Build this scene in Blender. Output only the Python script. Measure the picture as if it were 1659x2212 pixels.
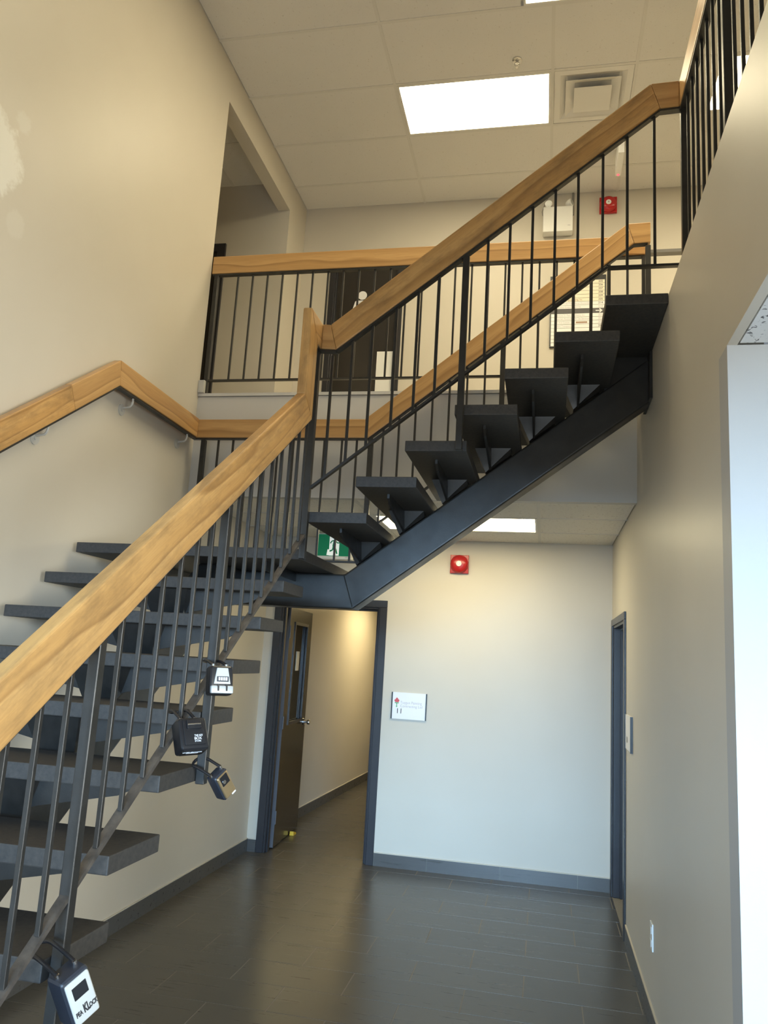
import bpy, bmesh, math, random
from mathutils import Matrix, Vector
random.seed(7)
S = bpy.context.scene
COL = S.collection
for o in list(bpy.data.objects):
    bpy.data.objects.remove(o)

# ---------------------------------------------------------------- camera
cam = bpy.data.cameras.new('camera')
camo = bpy.data.objects.new('camera', cam)
COL.objects.link(camo)
S.camera = camo
cam.sensor_fit = 'AUTO'
cam.sensor_width = 36.0
cam.lens = 1687.15 / 2212 * 36.0
cam.clip_start = 0.05
_yaw, _pit, _rol = 0.2089, 0.1843, 0.0591
_f = Vector((-math.sin(_yaw) * math.cos(_pit), math.cos(_yaw) * math.cos(_pit), math.sin(_pit)))
_r = Vector((math.cos(_yaw), math.sin(_yaw), 0))
_u = _r.cross(_f)
_r2 = math.cos(_rol) * _r + math.sin(_rol) * _u
_u2 = -math.sin(_rol) * _r + math.cos(_rol) * _u
camo.matrix_world = Matrix(((_r2.x, _u2.x, -_f.x, 0.0), (_r2.y, _u2.y, -_f.y, 0.0),
                            (_r2.z, _u2.z, -_f.z, 1.68), (0, 0, 0, 1)))

# ---------------------------------------------------------------- light and exposure
PANEL = 15.0            # emission of the fluorescent panel in the low ceiling
PANEL_UP = 17.0        # emission of the panels in the high ceiling
DAY = 90000.0          # sky light coming in through the entrance glazing
GROUND = 600.0         # pavement light coming in through the entrance glazing
SIDE_FILL = 760.0           # added fill from the right, through made-up lobby side windows
W = bpy.data.worlds.new('world')
S.world = W
W.use_nodes = True
W.node_tree.nodes['Background'].inputs[0].default_value = (0.58, 0.76, 1.0, 1)
W.node_tree.nodes['Background'].inputs[1].default_value = 1.0
def area(name, loc, rx, sx, sy, energy, col):
    l = bpy.data.lights.new(name, 'AREA')
    l.shape = 'RECTANGLE'
    l.size, l.size_y, l.energy, l.color = sx, sy, energy, col
    o = bpy.data.objects.new(name, l)
    COL.objects.link(o)
    o.location = loc
    o.rotation_euler = (math.radians(rx), 0, 0)
    return o
area('daylight_sky', (0.3, -45.0, 6.3), 86, 44.0, 10.0, DAY, (0.46, 0.70, 1.0))       # low bright sky across the street from the entrance
area('daylight_ground', (1.0, -6.6, .05), 158, 9.0, 5.0, GROUND, (1.0, 0.97, 0.94))   # light thrown up by the sunlit pavement
_so = area('side_fill', (4.95, -1.3, 1.45), 90, 3.0, 2.3, SIDE_FILL, (1.0, 0.97, 0.92))  # added fill lamp for the left wall and lower handrail
_so.rotation_euler = (math.radians(90), 0, math.radians(90))    # faces -x, into the lobby
S.view_settings.view_transform = 'Standard'
S.view_settings.look = 'None'
S.view_settings.exposure = 0.0
S.view_settings.gamma = 1.0
S.view_settings.use_curve_mapping = False
S.cycles.use_denoising = True
S.cycles.max_bounces = 10
S.cycles.diffuse_bounces = 6
S.cycles.sample_clamp_indirect = 8.0

# ---------------------------------------------------------------- materials
def rgb(h):
    h = h.lstrip('#')
    c = [int(h[i:i + 2], 16) / 255 for i in (0, 2, 4)]
    return tuple(x / 12.92 if x <= .04045 else ((x + .055) / 1.055) ** 2.4 for x in c) + (1,)

def mat(name, col, rough=.5, spec=.5, metal=0., emit=None, estr=0., coat=0.):
    m = bpy.data.materials.new(name)
    m.use_nodes = True
    b = m.node_tree.nodes['Principled BSDF']
    b.inputs['Base Color'].default_value = col if len(col) == 4 else tuple(col) + (1,)
    b.inputs['Roughness'].default_value = rough
    b.inputs['Specular IOR Level'].default_value = spec
    b.inputs['Metallic'].default_value = metal
    if coat:
        b.inputs['Coat Weight'].default_value = coat
        b.inputs['Coat Roughness'].default_value = .12
    if emit:
        b.inputs['Emission Color'].default_value = tuple(emit) + (1,)
        b.inputs['Emission Strength'].default_value = estr
    return m

def nd(m, t, **kw):
    n = m.node_tree.nodes.new(t)
    for k, v in kw.items():
        if k.startswith('i_'):
            n.inputs[k[2:].replace('_', ' ')].default_value = v
        else:
            setattr(n, k, v)
    return n

def lk(m, a, b):
    m.node_tree.links.new(a, b)

def ramp(m, fac, stops):
    r = nd(m, 'ShaderNodeValToRGB')
    e = r.color_ramp.elements
    e[0].position, e[0].color = stops[0]
    e[1].position, e[1].color = stops[-1]
    for p, c in stops[1:-1]:
        x = e.new(p)
        x.color = c
    lk(m, fac, r.inputs[0])
    return r.outputs[0]

def coords(m, scale=(1, 1, 1), kind='Object'):
    tc = nd(m, 'ShaderNodeTexCoord')
    mp = nd(m, 'ShaderNodeMapping')
    mp.inputs['Scale'].default_value = scale
    lk(m, tc.outputs[kind], mp.inputs[0])
    return mp.outputs[0]

def noise(m, vec, scale, detail=4, rough=.6, dist=0):
    n = nd(m, 'ShaderNodeTexNoise')
    n.inputs['Scale'].default_value = scale
    n.inputs['Detail'].default_value = detail
    n.inputs['Roughness'].default_value = rough
    n.inputs['Distortion'].default_value = dist
    lk(m, vec, n.inputs['Vector'])
    return n.outputs['Fac']

def bump(m, fac, strength, dist=.002):
    b = nd(m, 'ShaderNodeBump')
    b.inputs['Strength'].default_value = strength
    b.inputs['Distance'].default_value = dist
    lk(m, fac, b.inputs['Height'])
    lk(m, b.outputs[0], m.node_tree.nodes['Principled BSDF'].inputs['Normal'])

def bsdf(m):
    return m.node_tree.nodes['Principled BSDF']

def mixc(m, fac, a, b, mode='MIX'):
    x = nd(m, 'ShaderNodeMix', data_type='RGBA', blend_type=mode)
    if hasattr(fac, 'is_linked'):
        lk(m, fac, x.inputs[0])
    else:
        x.inputs[0].default_value = fac
    for v, s in ((a, x.inputs[6]), (b, x.inputs[7])):
        if hasattr(v, 'is_linked'):
            lk(m, v, s)
        else:
            s.default_value = v
    return x.outputs[2]

def paint(name, c1, c2, rough=.42):
    m = mat(name, c1, rough, .4)
    v = coords(m)
    c = ramp(m, noise(m, v, .9, 3), [(.35, c1), (.65, c2)])
    lk(m, c, bsdf(m).inputs['Base Color'])
    bump(m, noise(m, v, 220, 2), .12, .001)
    return m

M = {}
M['wall'] = paint('wall_paint', (.60, .555, .475, 1), (.575, .53, .45, 1))
# left wall: same paint, with bare plaster repair patches high up and dull scuffs by the landing
def patched():
    m = paint('wall_paint_patched', (.60, .555, .475, 1), (.575, .53, .45, 1))
    base = bsdf(m).inputs['Base Color'].links[0].from_socket
    v = coords(m)
    dn = noise(m, v, 7.0, 6, .7)
    for (px, py, pz), rad, col in (((-2.45, 2.67, 3.83), .20, (.72, .70, .64, 1)), ((-2.45, 2.86, 4.06), .035, (.62, .59, .52, 1)),
                                   ((-2.45, 2.90, 3.56), .045, (.615, .575, .50, 1))):
        d = nd(m, 'ShaderNodeVectorMath', operation='DISTANCE')
        lk(m, v, d.inputs[0])
        d.inputs[1].default_value = (px, py, pz)
        a = nd(m, 'ShaderNodeMath', operation='MULTIPLY_ADD')
        lk(m, dn, a.inputs[0])
        a.inputs[1].default_value = rad * .9 + .10
        lk(m, d.outputs['Value'], a.inputs[2])
        msk = ramp(m, a.outputs[0], [(rad * 1.30 + .055, (1, 1, 1, 1)), (rad * 1.42 + .075, (0, 0, 0, 1))])
        base = mixc(m, msk, base, col)
    lk(m, base, bsdf(m).inputs['Base Color'])
    return m
M['wall_patched'] = patched()
M['wall_gloss'] = paint('glossy_wall_paint', (.60, .555, .475, 1), (.575, .53, .45, 1), .22)
M['fascia'] = paint('fascia_paint', (.56, .55, .53, 1), (.54, .53, .505, 1), .5)

def ceil_tile(name, c, speck, sc, dark):
    m = mat(name, c, .9, .1)
    v = coords(m, (1, 1, 1))
    n = noise(m, v, sc, 2, .7, .6)
    lk(m, ramp(m, n, [(.0, dark), (speck, dark), (speck + .05, c), (1, c)]), bsdf(m).inputs['Base Color'])
    bump(m, noise(m, v, 90, 3), .5, .003)
    return m
M['ctile'] = ceil_tile('ceiling_tile_fissured', (.72, .70, .665, 1), .30, 60, (.6, .57, .53, 1))
M['ctile_low'] = ceil_tile('ceiling_tile_low', (.78, .75, .69, 1), .33, 45, (.55, .51, .46, 1))
M['ctile_speck'] = ceil_tile('ceiling_tile_speckled', (.78, .79, .80, 1), .36, 34, (.16, .16, .17, 1))
M['tee'] = mat('ceiling_grid_white', (.66, .64, .60), .7)
M['white'] = mat('white_enamel', (.72, .70, .66), .4)
M['plastic'] = mat('white_plastic', (.80, .80, .78), .35)
M['panel'] = mat('fluorescent_diffuser', (.9, .9, .88), .5, emit=(1.0, .86, .52), estr=PANEL)
M['panel_up'] = mat('fluorescent_diffuser_upper', (.9, .9, .88), .5, emit=(1.0, .87, .57), estr=PANEL_UP)
M['panel_cor'] = mat('corridor_diffuser', (.9, .9, .88), .5, emit=(1.0, .82, .45), estr=38.0)

def steel_mat():
    m = mat('black_painted_steel', (.028, .029, .032, 1), .38, .55)
    v = coords(m)
    n = noise(m, v, 14, 4)
    lk(m, ramp(m, n, [(.3, (.014, .0135, .0125, 1)), (.75, (.027, .0255, .024, 1))]), bsdf(m).inputs['Base Color'])
    lk(m, ramp(m, noise(m, v, 5, 3), [(.3, (.30, .30, .30, 1)), (.7, (.50, .50, .50, 1))]), bsdf(m).inputs['Roughness'])
    bump(m, noise(m, v, 120, 2), .15, .0015)
    return m
M['steel'] = steel_mat()
def tread_mat():
    m = mat('tread_paint', (.040, .037, .034, 1), .55, .45)
    v = coords(m)
    lk(m, ramp(m, noise(m, v, 60, 5), [(.3, (.031, .030, .030, 1)), (.7, (.058, .053, .048, 1))]), bsdf(m).inputs['Base Color'])
    bump(m, noise(m, v, 300, 2), .2, .001)
    return m
M['tread'] = tread_mat()
def worn_mat():
    m = mat('worn_steel', (.07, .06, .052, 1), .45, .5)
    v = coords(m, (1, 1, 1))
    lk(m, ramp(m, noise(m, v, 22, 5), [(.35, (.040, .036, .034, 1)), (.7, (.10, .085, .072, 1))]), bsdf(m).inputs['Base Color'])
    return m
M['worn'] = worn_mat()

def oak(name, light, mid, dark, wear=0.):
    m = mat(name, mid, .34, .5)
    v = coords(m, (.75, 5.0, 5.0))
    n1 = noise(m, v, 1.6, 3, .5, .4)
    w = nd(m, 'ShaderNodeTexWave', wave_type='BANDS', bands_direction='Z', wave_profile='SAW')
    w.inputs['Scale'].default_value = 1.1
    w.inputs['Distortion'].default_value = 16.0
    w.inputs['Detail'].default_value = 2.5
    w.inputs['Detail Scale'].default_value = .6
    w.inputs['Detail Roughness'].default_value = .55
    lk(m, v, w.inputs['Vector'])
    c = ramp(m, w.outputs['Fac'], [(.0, light), (.40, mid), (.72, mid), (.92, dark), (1, light)])
    v2 = coords(m, (6.0, 160.0, 160.0))
    f = noise(m, v2, 1.0, 3, .6)
    c = mixc(m, ramp(m, f, [(.45, (0, 0, 0, 1)), (.8, (.55, .55, .55, 1))]), c, dark)
    c = mixc(m, ramp(m, n1, [(.3, (0, 0, 0, 1)), (.8, (.35, .35, .35, 1))]), c, light)
    if wear:
        v3 = coords(m, (1.6, 5, 5))
        wn = noise(m, v3, 2.2, 5, .7)
        c = mixc(m, ramp(m, wn, [(.46, (0, 0, 0, 1)), (.72, (wear, wear, wear, 1))]), c, (.16, .095, .045, 1))
    lk(m, c, bsdf(m).inputs['Base Color'])
    bump(m, f, .12, .001)
    return m
M['oak'] = oak('oak', (.56, .335, .135, 1), (.46, .262, .098, 1), (.30, .155, .052, 1))
M['oak_worn'] = oak('oak_worn', (.60, .355, .135, 1), (.52, .29, .10, 1), (.33, .17, .055, 1), .6)

def tile_mat(name, a, b):
    m = mat(name, a, .30, .5)
    v = coords(m, (1.1, 22, 22), 'Object')
    oi = nd(m, 'ShaderNodeObjectInfo')
    ad = nd(m, 'ShaderNodeVectorMath', operation='ADD')
    lk(m, v, ad.inputs[0])
    lk(m, oi.outputs['Location'], ad.inputs[1])
    n = noise(m, ad.outputs[0], 2.0, 5, .65)
    c = ramp(m, n, [(.15, a), (.85, b)])
    c = mixc(m, .22, c, ramp(m, oi.outputs['Random'], [(0, a), (1, b)]))
    lk(m, c, bsdf(m).inputs['Base Color'])
    lk(m, ramp(m, n, [(.2, (.24, .24, .24, 1)), (.8, (.36, .36, .36, 1))]), bsdf(m).inputs['Roughness'])
    bump(m, n, .03, .001)
    return m
M['tile'] = tile_mat('charcoal_porcelain', (.060, .055, .047, 1), (.092, .083, .069, 1))
M['btile'] = tile_mat('charcoal_porcelain_skirting', (.072, .070, .068, 1), (.095, .092, .088, 1))
M['grout'] = mat('grout', (.26, .24, .21), .85, .2)
M['caulk'] = mat('caulk', (.55, .50, .42), .7, .2)
M['frame'] = mat('charcoal_door_frame', (.028, .028, .033), .30, .5)
M['doorleaf'] = mat('dark_brown_door', (.025, .022, .020), .24, .5, coat=.35)
M['bluedoor'] = mat('dark_navy_door', (.018, .021, .032), .35, .5)
M['edge'] = mat('worn_grey_door_edge', (.10, .10, .115), .4)
M['chrome'] = mat('brushed_chrome', (.62, .61, .60), .22, metal=1)
M['silver'] = mat('silver_plastic', (.48, .49, .48), .30, .5, metal=.25)
M['plate'] = mat('satin_grey_plate', (.46, .46, .44), .35, .5)
M['gold'] = mat('brassy_metal', (.55, .40, .22), .28, metal=.8)
M['black'] = mat('black_plastic', (.012, .012, .014), .30, .5)
M['navy'] = mat('dark_vinyl', (.020, .024, .034), .40, .5)
M['ink'] = mat('black_ink', (.015, .015, .02), .6)
M['greyink'] = mat('grey_ink', (.50, .49, .54), .7)
M['brownink'] = mat('brown_ink', (.33, .22, .15), .7)
M['paper'] = mat('white_sign_plate', (.82, .82, .84), .4)
M['cream'] = mat('cream_strip', (.84, .79, .66), .5)
M['red'] = mat('red_enamel', (.46, .018, .020), .25, .5)
M['green'] = mat('green_sign', (.0, .125, .052), .4, emit=(.0, .20, .085), estr=.35)
M['signwhite'] = mat('sign_white', (.8, .82, .8), .4, emit=(.9, 1, .95), estr=.45)
M['leafred'] = mat('print_red', (.62, .10, .12), .6)
M['leafgreen'] = mat('print_green', (.10, .36, .17), .6)
M['led'] = mat('red_led', (.6, .02, .02), .4, emit=(1, .05, .08), estr=3)
M['bracket'] = mat('grey_painted_bracket', (.50, .49, .46), .4)
M['yellow'] = mat('yellow_rubber', (.75, .46, .03), .5)
M['greysteel'] = mat('grey_steel', (.22, .21, .20), .45)
M['pavement'] = mat('pale_concrete', (.45, .45, .44), .9)
def glass():
    m = bpy.data.materials.new('window_glass')
    m.use_nodes = True
    nt = m.node_tree
    nt.nodes.clear()
    o = nt.nodes.new('ShaderNodeOutputMaterial')
    mx = nt.nodes.new('ShaderNodeMixShader')
    fr = nt.nodes.new('ShaderNodeFresnel')
    fr.inputs[0].default_value = 1.5
    t = nt.nodes.new('ShaderNodeBsdfTransparent')
    t.inputs[0].default_value = (.9, .93, .93, 1)
    g = nt.nodes.new('ShaderNodeBsdfGlossy')
    g.inputs['Roughness'].default_value = .03
    nt.links.new(fr.outputs[0], mx.inputs[0])
    nt.links.new(t.outputs[0], mx.inputs[1])
    nt.links.new(g.outputs[0], mx.inputs[2])
    nt.links.new(mx.outputs[0], o.inputs[0])
    return m
M['glass'] = glass()
M['doorglass'] = mat('dark_wired_glass', (.035, .038, .035), .04, .6)

# ---------------------------------------------------------------- mesh helpers
WM = {}     # object -> world matrix

class MB:
    def __init__(s):
        s.v, s.f = [], []
    def poly(s, pts, ext):
        """prism: polygon pts extruded by vector ext"""
        n = len(pts)
        b = len(s.v)
        e = Vector(ext)
        P = [Vector(p) for p in pts]
        nrm = Vector((0, 0, 0))
        for i in range(n):
            nrm += P[i].cross(P[(i + 1) % n])
        if nrm.dot(e) > 0:
            P = P[::-1]
        s.v += [tuple(p) for p in P] + [tuple(p + e) for p in P]
        s.f.append(tuple(range(b, b + n)))
        s.f.append(tuple(range(b + 2 * n - 1, b + n - 1, -1)))
        for i in range(n):
            j = (i + 1) % n
            s.f.append((b + j, b + i, b + n + i, b + n + j))
        return s
    def box(s, x0, y0, z0, x1, y1, z1):
        return s.poly([(x0, y0, z0), (x1, y0, z0), (x1, y1, z0), (x0, y1, z0)], (0, 0, z1 - z0))
    def bar(s, p, q, w, h, side=None):
        """rectangular bar from p to q; w across the horizontal side, h across the other"""
        p, q = Vector(p), Vector(q)
        d = (q - p).normalized()
        if side is None:
            side = d.cross(Vector((0, 0, 1)))
            if side.length < .01:
                side = Vector((1, 0, 0))
        side = Vector(side).normalized()
        up = side.cross(d).normalized()
        a, b = side * w / 2, up * h / 2
        return s.poly([p - a - b, p + a - b, p + a + b, p - a + b], q - p)
    def hexa(s, bot, top):
        """8-corner solid from two quads in matching order"""
        b = len(s.v)
        s.v += [tuple(p) for p in bot] + [tuple(p) for p in top]
        s.f += [(b + 3, b + 2, b + 1, b), (b + 4, b + 5, b + 6, b + 7)]
        for i in range(4):
            j = (i + 1) % 4
            s.f.append((b + i, b + j, b + 4 + j, b + 4 + i))
        return s
    def tube(s, path, r, n=10, cap=True):
        path = [Vector(p) for p in path]
        rings = []
        up = Vector((0, 0, 1))
        for i, p in enumerate(path):
            d = (path[min(i + 1, len(path) - 1)] - path[max(i - 1, 0)]).normalized()
            a = d.cross(up)
            if a.length < .05:
                a = d.cross(Vector((1, 0, 0)))
            a.normalize()
            if rings and a.dot(rings[-1][1]) < 0:
                a = -a
            b = d.cross(a)
            k = len(s.v)
            rr = r[i] if isinstance(r, (list, tuple)) else r
            for t in range(n):
                an = 2 * math.pi * t / n
                s.v.append(tuple(p + (a * math.cos(an) + b * math.sin(an)) * rr))
            rings.append((k, a))
        for (k0, _), (k1, _) in zip(rings, rings[1:]):
            for t in range(n):
                u = (t + 1) % n
                s.f.append((k0 + t, k0 + u, k1 + u, k1 + t))
        if cap:
            s.f.append(tuple(range(rings[0][0] + n - 1, rings[0][0] - 1, -1)))
            s.f.append(tuple(range(rings[-1][0], rings[-1][0] + n)))
        return s
    def build(s, name, m, parent=None, frame=None, bevel=0., smooth=False, seg=2):
        """vertices are in world space; frame gives the object's own axes"""
        frame = frame or Matrix.Identity(4)
        inv = frame.inverted()
        me = bpy.data.meshes.new(name)
        me.from_pydata([tuple(inv @ Vector(p)) for p in s.v], [], s.f)
        bm = bmesh.new()
        bm.from_mesh(me)
        bmesh.ops.recalc_face_normals(bm, faces=bm.faces)
        if bevel:
            bmesh.ops.bevel(bm, geom=list(bm.edges), offset=bevel, segments=seg, affect='EDGES', profile=.6, clamp_overlap=True)
        bm.to_mesh(me)
        bm.free()
        if smooth:
            for p in me.polygons:
                p.use_smooth = True
            try:
                me.set_sharp_from_angle(angle=math.radians(35))
            except Exception:
                pass
        me.materials.append(m)
        return link(name, me, parent, frame)

def link(name, data, parent=None, world=None):
    o = bpy.data.objects.new(name, data)
    COL.objects.link(o)
    world = world or Matrix.Identity(4)
    WM[o] = world.copy()
    if parent is not None:
        o.parent = parent
        o.matrix_parent_inverse = Matrix.Identity(4)
        o.matrix_local = WM[parent].inverted() @ world
    else:
        o.matrix_local = world
    return o

def tag(o, label, cat, group=None, kind=None):
    o['label'] = label
    o['category'] = cat
    if group:
        o['group'] = group
    if kind:
        o['kind'] = kind
    return o

def thing(name, loc, label, cat, group=None, kind=None, rz=0.):
    o = link(name, None, None, Matrix.Translation(loc) @ Matrix.Rotation(rz, 4, 'Z'))
    return tag(o, label, cat, group, kind)

def T(x, y, z):
    return Matrix.Translation((x, y, z))

def axes(o, x, y, z):
    x, y, z = Vector(x), Vector(y), Vector(z)
    return Matrix(((x.x, y.x, z.x, o[0]), (x.y, y.y, z.y, o[1]), (x.z, y.z, z.z, o[2]), (0, 0, 0, 1)))

def copy_tree(o, world):
    """a thing and its parts: same meshes, new place"""
    c = o.copy()
    COL.objects.link(c)
    WM[c] = world.copy()
    c.matrix_local = world
    for ch in list(o.children):
        d = ch.copy()
        COL.objects.link(d)
        d.parent = c
        WM[d] = world @ WM[o].inverted() @ WM[ch]
    return c

def text(txt, size, m, parent, origin, right, up, name='lettering', align='LEFT', depth=.0006, squash=1., bold=0.):
    cu = bpy.data.curves.new('lettering', 'FONT')
    cu.body = txt
    cu.size = size
    cu.extrude = depth
    cu.offset = bold
    cu.align_x = align
    to = bpy.data.objects.new('tmp', cu)
    COL.objects.link(to)
    bpy.context.view_layer.update()
    me = bpy.data.meshes.new_from_object(to.evaluated_get(bpy.context.evaluated_depsgraph_get()))
    bpy.data.objects.remove(to)
    bpy.data.curves.remove(cu)
    me.name = name
    me.materials.clear()
    me.materials.append(m)
    r, u = Vector(right).normalized(), Vector(up).normalized()
    n = r.cross(u)
    fr = axes(origin, r * squash, u, n)
    return link(name, me, parent, fr)

# ---------------------------------------------------------------- dimensions (metres)
XL, XR = -2.451, 0.546            # left and right walls of the stair hall
YB, YU, YS = 6.711, 6.906, 4.942  # back wall below / above, edge of upper floor
ZU, ZC1, ZC2 = 3.458, 2.710, 6.107
YP = 2.480                        # near end of the right wall
R_ = ZU / 19                      # riser

# ---------------------------------------------------------------- setting: floor
fl = MB()
fl.box(XL - .1, -3.0, -.15, XR, YB + .12, -.0012)
fl.box(XR, -3.0, -.15, 4.6, YP, -.0012)
fl.box(XR, YP, -.15, XR + .30, YB + .12, -.0012)
fl.box(-2.62, YB + .12, -.15, -1.1, 14.2, -.0012)
floor = tag(fl.build('floor', M['grout']), 'dark charcoal tiled floor of the ground floor hall', 'floor', kind='structure')
TX, TY = .5950, .2955
tile_meshes = {}
def lay_tile(x0, y0, x1, y1, parent, m, z0=-.006, z1=0.):
    key = (round(x1 - x0, 4), round(y1 - y0, 4))
    if key not in tile_meshes:
        g = .0021
        w, d = (x1 - x0) / 2 - g, (y1 - y0) / 2 - g
        b = MB().hexa([(-w, -d, z0), (w, -d, z0), (w, d, z0), (-w, d, z0)],
                      [(-w + .001, -d + .001, z1), (w - .001, -d + .001, z1), (w - .001, d - .001, z1), (-w + .001, d - .001, z1)])
        o = b.build('tile', m, parent)
        tile_meshes[key] = o.data
        o.matrix_local = T((x0 + x1) / 2, (y0 + y1) / 2, 0)
        return
    link('tile', tile_meshes[key], parent, T((x0 + x1) / 2, (y0 + y1) / 2, 0))
def lay_field(xa, xb, ya, yb):
    j0 = math.floor((ya - 4.795) / TY) - 1
    for j in range(j0, j0 + 80):
        y0, y1 = 4.795 + j * TY, 4.795 + (j + 1) * TY
        a, b = max(y0, ya), min(y1, yb)
        if b - a < .02:
            continue
        off = -2.155 if j % 2 == 0 else -1.857
        for i in range(-4, 12):
            x0, x1 = off + i * TX, off + (i + 1) * TX
            c, d = max(x0, xa), min(x1, xb)
            if d - c < .02:
                continue
            lay_tile(c, a, d, b, floor, M['tile'])
lay_field(XL, XR, -.6, YB + .12)
lay_field(-2.49, -1.25, YB + .12, 12.0)

# ---------------------------------------------------------------- setting: walls
b = MB()
b.box(XL - .115, -3.0, 0, XL, YS, ZC2 + .02)
b.box(XL - .115, YS, 0, XL, YB + .12, ZU - .03)
b.box(XL - .115, YS, 5.812, XL, 6.43, ZC2 + .02)
wall_left = tag(b.build('wall_left', M['wall_patched']), 'tall beige left wall beside the stairs, with patched plaster spots', 'wall', kind='structure')
DX0, DX1, DZ = -2.301, -1.402, 2.108       # corridor door opening
b = MB()
b.box(XL, YB, 0, DX0, YB + .12, 2.9)
b.box(DX1, YB, 0, XR, YB + .12, 2.9)
b.box(DX0, YB, DZ, DX1, YB + .12, 2.9)
wall_back = tag(b.build('wall_back', M['wall']), 'beige ground floor back wall with a corridor door', 'wall', kind='structure')
RY0, RY1, RZ = 5.655, 6.595, 2.036         # right door opening
b = MB()
b.box(XR, YP + .12, 0, XR + .14, RY0, ZC1)
b.box(XR, RY1, 0, XR + .14, YB + .12, ZC1)
b.box(XR, RY0, RZ, XR + .14, RY1, ZC1)
b.box(XR, -3.0, ZC1, XR + .03, YU, ZU - .008)      # edge beam of the upper floor, flush with the wall
b.box(XR + .03, YP + .12, ZC1, XR + .14, YU, ZU - .02)
wall_right = tag(b.build('wall_right', M['wall']), 'grey-beige right wall rising to the upper floor edge', 'wall', kind='structure')
b = MB().box(XR, YP, 0, 4.6, YP + .12, ZC1)
tag(b.build('wall_lobby', paint('pale_grey_paint', (.46, .455, .445, 1), (.445, .44, .43, 1), .5)), 'bright daylit wall end at the far right of the photo', 'wall', kind='structure')
b = MB().box(4.6, -3.0, 0, 4.72, -2.75, ZC1).box(4.6, .15, 0, 4.72, YP + .12, ZC1).box(4.6, -2.75, 0, 4.72, .15, .25).box(4.6, -2.75, 2.6, 4.72, .15, ZC1)
tag(b.build('wall_lobby_side', M['wall']), 'lobby side wall outside the picture on the right', 'wall', kind='structure')
# upper storey
WX0, WX1, WZ = -2.098, -1.452, 5.505       # washroom door opening
b = MB()
b.box(XL, YU, ZU - .6, WX0, YU + .12, ZC2 + .02)
b.box(WX1, YU, ZU - .6, 4.6, YU + .12, ZC2 + .02)
b.box(WX0, YU, WZ, WX1, YU + .12, ZC2 + .02)
b.box(WX0, YU, ZU - .6, WX1, YU + .12, ZU)
tag(b.build('wall_back_upper', M['wall']), 'upper floor back wall behind the gallery railing', 'wall', kind='structure')
b = MB()
b.box(-6.0, 6.43, ZU - .03, XL, YU, ZC2 + .02)
tag(b.build('wall_corridor_upper', M['wall']), 'olive-beige end wall seen through the opening upstairs at left', 'wall', kind='structure')
b = MB().box(-6.0, YS - .12, ZU - .03, XL - .115, YS, ZC2 + .02)
b.box(-6.1, YS, ZU - .03, -6.0, 6.43, ZC2 + .02)
tag(b.build('wall_corridor_upper_side', M['wall']), 'hidden side wall of the upstairs corridor', 'wall', kind='structure')
b = MB().box(4.6, -3.0, ZC1, 4.72, YU + .12, ZC2 + .02)
tag(b.build('wall_right_upper', M['wall']), 'upper floor side wall beyond the balcony railing', 'wall', kind='structure')
# ground floor corridor behind the open door
cdir = Vector((.026, 1, 0)).normalized()
p0, p1 = Vector((-2.4965, YB + .12, 0)), Vector((-2.3035, 14.2, 0))
b = MB().poly([p0, p1, p1 + Vector((-.12, 0, 0)), p0 + Vector((-.12, 0, 0))], (0, 0, 2.6))
tag(b.build('wall_corridor', M['wall_gloss']), 'glossy beige corridor wall seen through the open door', 'wall', kind='structure')
b = MB().box(-1.25, YB + .12, 0, -1.13, 14.2, 2.6).box(-2.4, 14.2, 0, -1.1, 14.32, 2.6)
tag(b.build('wall_corridor_side', M['wall']), 'hidden corridor walls behind the door frame', 'wall', kind='structure')

# upper floor slabs
b = MB()
b.box(XL, YS, ZC1, XR, YS + .06, ZU - .03)
tag(b.build('trim_1', M['fascia']), 'pale grey fascia at the edge of the upper floor', 'fascia', kind='structure')
b = MB().box(XL + .001, YS - .008, ZU - .026, XR - .001, YS + .10, ZU - .004)
tag(b.build('trim_2', M['fascia']), 'thin white cap along the upper floor edge', 'trim', kind='structure')
b = MB()
b.box(XL, YS + .06, 3.0, XR + .03, YU, ZU - .03)
b.box(-6.0, YS, 3.0, XL, 6.43, ZU - .03)
b.box(XR + .14, YP, 3.0, 4.6, YU, ZU - .02)
b.box(XR + .03, -3.0, 3.0, 4.6, YP, ZU - .02)
tag(b.build('floor_upper', mat('pale_vinyl', (.50, .46, .39), .5)), 'upper floor slab around the stair opening', 'floor', kind='structure')

# ---------------------------------------------------------------- ceilings with tiles and grid
def tile_box(name, x0, y0, x1, y1, z, m, parent, th=.015):
    return MB().box(x0, y0, z, x1, y1, z + th).build(name, m, parent, T((x0 + x1) / 2, (y0 + y1) / 2, z))
def suspended(name, label, xs, ys, z, m, holes, lip=.0, cut=()):
    root = MB().box(xs[0], ys[0], z + .03, xs[-1], ys[-1], z + .09).build(name, M['tee'])
    tag(root, label, 'ceiling', kind='structure')
    for i in range(len(xs) - 1):
        for j in range(len(ys) - 1):
            if (i, j) in holes:
                continue
            tile_box('ceiling_tile', xs[i] + .006, ys[j] + .006, xs[i + 1] - .006, ys[j + 1] - .006, z + .004 + lip, m, root)
    for i, x in enumerate(xs[1:-1], 1):
        rows = [j for (a, j) in cut if a == i]          # rows where a light panel spans this bar
        y0 = ys[0]
        for j in sorted(rows):
            MB().box(x - .012, y0, z, x + .012, ys[j], z + .03).build('grid_tee', M['tee'], root)
            y0 = ys[j + 1]
        MB().box(x - .012, y0, z, x + .012, ys[-1], z + .03).build('grid_tee', M['tee'], root)
    for y in ys[1:-1]:
        MB().box(xs[0], y - .012, z + .0005, xs[-1], y + .012, z + .03).build('grid_tee', M['tee'], root)
    return root
CX = [XL, -1.236, -.021, .590, 1.165, 2.380, 3.595, 4.6]
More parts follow.
